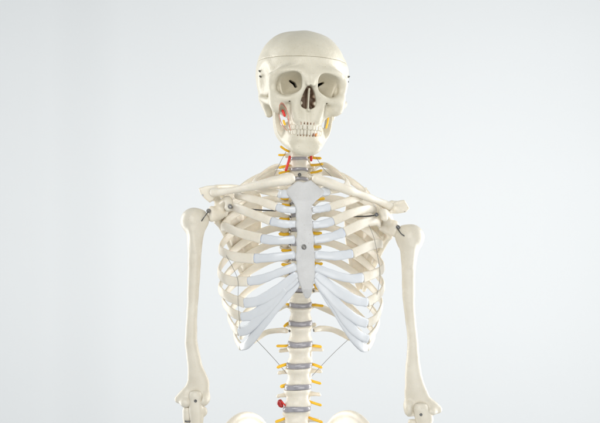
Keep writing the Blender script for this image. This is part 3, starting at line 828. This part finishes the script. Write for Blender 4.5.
# ---- collar bones
def clavicle(side):
    v = Vol((-6, -46, -14), (110, 34, 48), .7) if side > 0 else Vol((-108, -46, -10), (6, 34, 52), .7)
    if side > 0:
        pts = [(317.5, 179.5, -34, 5.3), (323, 181.5, -35, 5.2), (334, 185, -34, 4.9), (346, 189.5, -28, 4.5), (359, 194, -18, 4.1), (371, 198.5, -7, 4.0), (381, 202.5, 3, 4.0), (389, 206, 9, 3.8)]
    else:
        pts = [(289.5, 179, -34, 5.3), (283, 180.3, -35, 5.3), (270, 182.6, -34, 5.1), (257, 185.4, -29, 4.5), (244, 188.2, -20, 3.6), (231, 190.6, -9, 3.5), (221, 192.3, 0, 3.6), (214.5, 192.6, 6, 3.6)]
    v.chain([(*P(*p[:3]), p[3]) for p in pts], 1.5)
    v.ell(P(*pts[0][:3]), (4.6, 5.2, 5.4), 3)
    e = pts[-1]; v.ell(P(*e[:3]), (4.5, 5, 3.6), 3)
    v.wobble(.3, .22, side + 5)
    V, Q = v.mesh()
    return make('clavicle', V, Q, M_BONE, root)
clavicle(1); clavicle(-1)

# ---- shoulder blades: built for the viewer's right, mirrored and raised for the left
def scapula(side):
    def T(x, y, d):      # side=1 coordinates; left one mirrored about 301.5 and 13.5 px higher
        if side > 0: return P(x, y, d)
        dx = x - 398
        return P(209 - dx, max(y - 15.5 + np.clip((398 - x) / 50, 0, 1) * 3, 188), d)
    c = [T(330, 180, 80), T(415, 320, -20)]
    lo = np.minimum(c[0], c[1]) - 8; hi = np.maximum(c[0], c[1]) + 8
    v = Vol(lo, hi, .75)
    # blade
    G = (391, 229, 16)
    row = {  # (superior, root of spine level, lower) strips from medial to lateral
     'm': [(352, 193, 69), (346, 212, 72), (347, 240, 73), (351, 268, 70), (358, 290, 64)],
     'c': [(366, 188.5, 63), (364, 216, 63), (363, 240, 65), (363, 266, 66), (362, 288, 63)],
     'l': [(378, 205, 44), (380, 222, 40), (378, 240, 50), (372, 264, 59), (364, 290, 62)],
     'n': [(388, 219, 24), (389, 229, 22), (385, 241, 37), (374, 266, 56), (365, 289, 61)]}
    ks = ['m', 'c', 'l', 'n']
    for a, b in zip(ks[:-1], ks[1:]):
        for i in range(4):
            p, q, r, s = row[a][i], row[a][i + 1], row[b][i], row[b][i + 1]
            v.tri(T(*p), T(*q), T(*r), .95, 1.0); v.tri(T(*q), T(*r), T(*s), .95, 1.0)
    mb = [(*T(*p), 1.5) for p in row['m']]; v.chain(mb, 1.5)
    lb = [(*T(*p), r) for p, r in zip([(390, 236, 24), (385, 243, 38), (374, 267, 56), (364, 290, 61)], (3.6, 2.8, 2.3, 2.2))]; v.chain(lb, 2)
    # neck and socket
    v.cap(T(384, 227, 28), T(393, 229, 15), 5.5, 7, 4)
    v.ell(T(395.5, 229, 11.5), (4.2, 6.0, 8.2), 3)
    v.ell(T(401.5, 230, 9.5), (4, 5.2, 7), 1, 'cut')
    # coracoid
    v.chain([(*T(388, 223, 20), 6), (*T(386, 215, 8), 5), (*T(383, 213, -4), 4.3), (*T(384.5, 218, -13), 3.6)] if side > 0 else
            [(*T(387, 222, 20), 5), (*T(381, 215, 8), 4.5), (*T(378, 216, -4), 4), (*T(379, 222, -14), 3.6)], 4)
    # spine of the blade and acromion
    v.tri(T(348, 213, 72), T(378, 216, 52), T(376, 207, 66), 1.2, 2)
    v.tri(T(378, 216, 52), T(376, 207, 66), T(394, 206, 40), 1.6, 2)
    v.chain([(*T(350, 211, 73), 1.8), (*T(376, 206, 66), 2.6), (*T(392, 204, 46), 3.0)], 2)
    if side > 0:
        tip = [(392, 204, 44, 3.4), (401, 204.5, 27, 3.8), (402.5, 206.5, 14, 4.0), (396, 208.5, 8, 3.6)]
    else:
        tip = None
    if side > 0:
        v.chain([(*P(*t[:3]), t[3]) for t in tip], 2)
        v.plate([(P(x, y, 15)[0], P(x, y, 15)[2]) for x, y in ((389, 206), (396, 201.5), (404, 200), (409.3, 208.3), (405.5, 212), (397, 213.3), (390, 213))], 'xz', lambda x, z: 16 + x * 0, 8, 2, rnd=1.6)
    else:
        v.chain([(*P(*t), r) for t, r in (((214, 190, 44), 3.2), ((206, 191.5, 27), 3.4), ((205, 192.5, 14), 3.4))], 2)
        v.plate([(P(x, y, 15)[0], P(x, y, 15)[2]) for x, y in ((198.5, 188.2), (207, 185.6), (216, 185.2), (217, 192), (214, 200), (209.5, 203), (205, 199), (201, 194.5))], 'xz', lambda x, z: 16 + x * 0, 8, 2, rnd=1.6)
    if side < 0:
        v.chain([(*P(216, 187.5, 38), 3.0), (*P(232, 187, 60), 2.8), (*P(251, 189, 73), 2.0)], 2)
        v.cap(P(217, 197, 20), P(221, 214, 16), 3.2, 4.5, 4)
    v.wobble(.2, .25, side + 9)
    V, Q = v.mesh()
    o = make('scapula', V, Q, M_BONE, root)
    return o
sR = scapula(1); sL = scapula(-1)
screw(P(208.6, 210.8, 2), 2.3, sL, (0, -1, 0), M_SCREW); screw(P(230, 206.4, -17.5), 2.4, sL, (0, -1, .1), M_SCREW)
screw(P(398, 227, 2), 2.0, sR, (0, -1, 0), M_DARK); screw(P(376.5, 214.6, -13), 2.1, sR, (0, -1, 0), M_DARK)
screw(P(202.6, 195.2, 7.8), .9, sL, (0, -1, 0), M_STEEL, 1); screw(P(404.5, 211, 8.2), .9, sR, (0, -1, 0), M_DARK, 1)
tube('support_rod', [P(249, 209.2, 14), P(262, 210.2, 8), P(277, 210.8, 2)], .75, M_DARK, root)
tube('support_rod', [P(352, 216.5, 20), P(366, 216.3, 4), P(379, 214.8, -10)], .8, M_DARK, root)
tube('wire', [P(209, 211, -1), P(205, 216, -6), P(201, 221.8, -4)], .55, M_DARK, root); tube('wire', [P(397, 227.5, 0), P(401, 233.5, -5), P(406, 237, -5)], .55, M_DARK, root)

# ---- arms
def humerus(side):
    if side < 0:
        rows = [(404.5, 196, 9), (400, 193, 15), (395, 193.5, 15.3), (389, 195.5, 13.2), (383, 197.3, 11.2), (376, 197, 9.7), (366, 194.8, 7.8), (355, 193.2, 6.9), (340, 191.2, 6.1), (320, 191.6, 5.8), (299, 192.7, 5.7), (275, 193.8, 5.9), (258, 194.3, 6.5), (245, 194.6, 7.6), (236, 195.2, 8.6), (228, 195.2, 9.8), (222, 194.8, 8.0)]
        v = Vol((-128, -16, -202), (-82, 26, 12), .7)
    else:
        rows = [(416, 419, 10), (411, 423.5, 15), (405, 421, 16), (398, 417.5, 13.7), (390, 415.8, 11.4), (380, 414.2, 9.0), (368, 413.2, 7.5), (355, 412.9, 6.3), (340, 412.6, 5.4), (320, 410.6, 5.6), (299, 408.7, 6.0), (275, 408.6, 6.4), (262, 408.9, 7.4), (252, 409.5, 8.8), (245, 409.8, 10.4), (238, 410, 8.5)]
        v = Vol((90, -16, -216), (150, 26, -4), .7)
    L = []
    n = len(rows)
    for i, (py, cx, hw) in enumerate(rows):
        t = i / (n - 1)
        hd = np.interp(py, [222, 240, 270, 340, 375, 400, 418], [11, 9, 6.5, 6, 5.5, 5.0, 4.6]) if side < 0 else np.interp(py, [238, 255, 285, 355, 390, 410, 420], [11, 9, 6.5, 6, 5.5, 5.0, 4.6])
        c = P(cx, py, 5); L.append((c[2], c[0], 5, hw, float(hd)))
    v.loft(L, p=2.2, smooth=True)
    if side < 0:
        v.ell(P(193.6, 221, 5), (12.9, 13, 13.2), 3); v.ell(P(200.5, 219.5, 8), (8.5, 9, 9.5), 5)
        v.cap(P(192, 230, -4), P(194, 250, -1), 3.5, 1.5, 4)
        v.cap(P(178.5, 399.5, 6), P(186, 394, 5), 3.8, 5, 3)
        v.ell(P(185.5, 402, 2), (6, 6, 5.2), 3); v.ell(P(203, 399.5, 3), (5.6, 7.5, 6.5), 3)
        v.ell(P(195.5, 396, -3.5), (7.2, 5.5, 8), 1.2, 'cut')
    else:
        v.ell(P(411, 237, 5), (13.2, 13, 13.3), 3); v.ell(P(403, 235.5, 8), (7.8, 9, 10), 5)
        v.cap(P(412, 246, -4), P(410, 266, -1), 3.5, 1.5, 4)
        v.cap(P(438, 409.5, 6), P(428, 404, 5), 3.8, 5, 3)
        v.ell(P(408.5, 408, 3), (5, 7.5, 8), 3); v.ell(P(431, 411, 2), (6, 6, 4.5), 3)
        v.ell(P(421, 408.5, -3.5), (8.2, 5.5, 8), 1.2, 'cut')
    v.wobble(.35, .10, side + 3); v.wobble(.1, .4, side + 3)
    V, Q = v.mesh()
    return make('humerus', V, Q, M_ARM, root)
humerus(-1); humerus(1)

def forearm(side):
    if side < 0:
        v = Vol((-124, -16, -330), (-86, 22, -172), .8)
        L = [(392, 195.6, 5.4), (397, 195.6, 6.6), (405, 195.8, 6.9), (412, 196.2, 7.6), (420, 196.6, 6.8), (440, 196, 5.2), (480, 193, 4.6), (530, 190, 4)]
        v.loft([(P(x, y, 0)[2], P(x, y, 0)[0], 1.5, hw, min(hw * .95, 6.5)) for y, x, hw in L], p=2.4)
        v.ell(P(195.6, 396, 0), (6.6, 5.5, 5.5), 2)
        v.ell(P(203.5, 411.5, 3), (4, 4.5, 5), 2)
        sc_ = P(195.5, 401, -5.4)
        r_ = [(407, 187.5, 4.0), (410, 187.5, 5.2), (418, 187.5, 5.0), (424, 187.3, 4.0), (450, 186, 4.2), (530, 180, 4.6)]
        w0 = (-132, -16, -330), (-96, 22, -184)
    else:
        v = Vol((106, -16, -336), (142, 22, -180), .8)
        L = [(404, 421, 6), (409, 421.5, 7.6), (415, 423.5, 9.4), (420, 424.5, 9.2), (428, 424, 7.2), (450, 423.5, 5.4), (530, 428, 4)]
        v.loft([(P(x, y, 0)[2], P(x, y, 0)[0], 1.5, hw, min(hw * .95, 6.5)) for y, x, hw in L], p=2.4)
        v.ell(P(420.5, 409, 0), (7.2, 5.5, 6), 2)
        sc_ = P(421, 414.7, -5.2)
        r_ = [(419.5, 413, 4.2), (422, 413.5, 5.6), (428, 414, 5.4), (434, 414.5, 4.1), (460, 416, 4.2), (530, 422, 4.6)]
        w0 = (100, -16, -336), (140, 22, -194)
    V, Q = v.mesh(); o = make('ulna', V, Q, M_ARM, root); screw(sc_, 1.5, o, (0, -1, 0), M_DARK, 1)
    v = Vol(w0[0], w0[1], .8)
    v.loft([(P(x, y, 4)[2], P(x, y, 4)[0], 5, hw, hw) for y, x, hw in r_], p=2.1)
    V, Q = v.mesh(); o = make('radius', V, Q, M_ARM, root)
    if side < 0: tube('joint_wire', [P(184.5, 421, -1), P(187.5, 421.6, -1.6), P(191, 421, -1)], .7, M_DARK, o)
forearm(-1); forearm(1)

# ---- pelvis
def hip(side):
    m = lambda x, y, d: P(297 + (x - 297) * side + (-4 if side < 0 else 0) + (4.5 if side < 0 else 0), y + (1.5 if side < 0 else 0), d)
    c0, c1 = m(310, 400, 80), m(392, 545, -45)
    v = Vol(np.minimum(c0, c1) - 10, np.maximum(c0, c1) + 10, .9)
    crest = [(322, 444, 62), (328, 428, 58), (336, 417.5, 48), (346, 413.5, 34), (356, 415.5, 17), (366, 424, 0), (374, 438, -16), (379, 456, -28)]
    low = [(322, 462, 54), (330, 462, 50), (336, 466, 38), (342, 472, 26), (346, 478, 14), (352, 482, 4), (360, 482, -6), (372, 476, -22)]
    for i in range(7):
        v.tri(m(*crest[i]), m(*crest[i + 1]), m(*low[i]), 1.7, 0); v.tri(m(*crest[i + 1]), m(*low[i]), m(*low[i + 1]), 1.7, 0)
    v.chain([(*m(*p), r) for p, r in zip(crest, (3.5, 3.6, 3.5, 3.6, 3.8, 3.8, 3.6, 3.8))], 2)
    v.cap(m(350, 478, 12), m(354, 496, 2), 9, 13, 6)
    v.ell(m(364, 500, -3), (11, 11, 11), 2, 'cut')
    v.chain([(*m(350, 504, 8), 8), (*m(344, 528, 16), 6), (*m(338, 540, 12), 7)], 5)
    v.chain([(*m(346, 498, -8), 7), (*m(325, 504, -26), 4.5), (*m(308, 508, -32), 5)], 5)
    v.chain([(*m(308, 510, -31), 4.5), (*m(322, 526, -12), 4), (*m(338, 540, 10), 5)], 3)
    v.soften(3); V, Q = v.mesh(); make('hip_bone', V, Q, M_BONE, root)
hip(1); hip(-1)
def sacrum():
    v = Vol((-40, -12, -320), (36, 70, -214), .9)
    v.loft([(P(0, 525, 40)[2], -4, 44, 5, 4), (P(0, 490, 40)[2], -4, 48, 12, 6), (P(0, 460, 20)[2], -4, 32, 22, 10), (P(0, 434, 14)[2], -4.5, 20, 26, 10)], p=2.1)
    v.loft([(P(0, 440, 12)[2], -4.3, 15, 13.5, 10.5), (P(0, 433.8, 12)[2], -4.3, 13, 14, 10.5)], 4)
    for y in (448, 466, 484):
        for sx in (-1, 1): v.cap(P(296 + sx * 10, y, -10), P(296 + sx * 9, y, 60), 2, 2, 1, 'cut')
    V, Q = v.mesh(); make('sacrum', V, Q, M_BONE, root)
sacrum()

# ---- fine wires strung round the rib cage
tube('wire', [P(255, 338.5, 40), P(265, 349, 30), P(276, 361, 18), P(287, 374, 6)], .28, M_WIRE, root)
tube('wire', [P(349, 339, 42), P(338, 349, 30), P(326, 361, 18), P(311, 377, 6)], .28, M_WIRE, root)
tube('wire', [P(226, 255, -16), P(233, 268, -24), P(238, 281, -30), P(238, 300, -26), P(239, 316, -24), P(240, 330, -16)], .22, M_WIRE, root)
tube('wire', [P(368, 223, -22), P(374, 238, -20), P(378, 258, -16), P(380, 276, -14), P(376, 298, -18), P(369, 313, -22)], .22, M_WIRE, root)
for (x, y) in ((290.2, 203.5), (290.2, 216), (289.8, 229.5), (289.6, 243.5), (289.4, 258), (289.3, 273), (289.2, 281), (289, 330), (313.5, 290), (313.5, 329.5)):
    tube('rib_pin', [P(x, y, spine_d(y) - 5), P(x + .3, y + 1.0, spine_d(y) - 6.5), P(x + .4, y + 2, spine_d(y) - 5)], .75, M_DARK, root, 4)
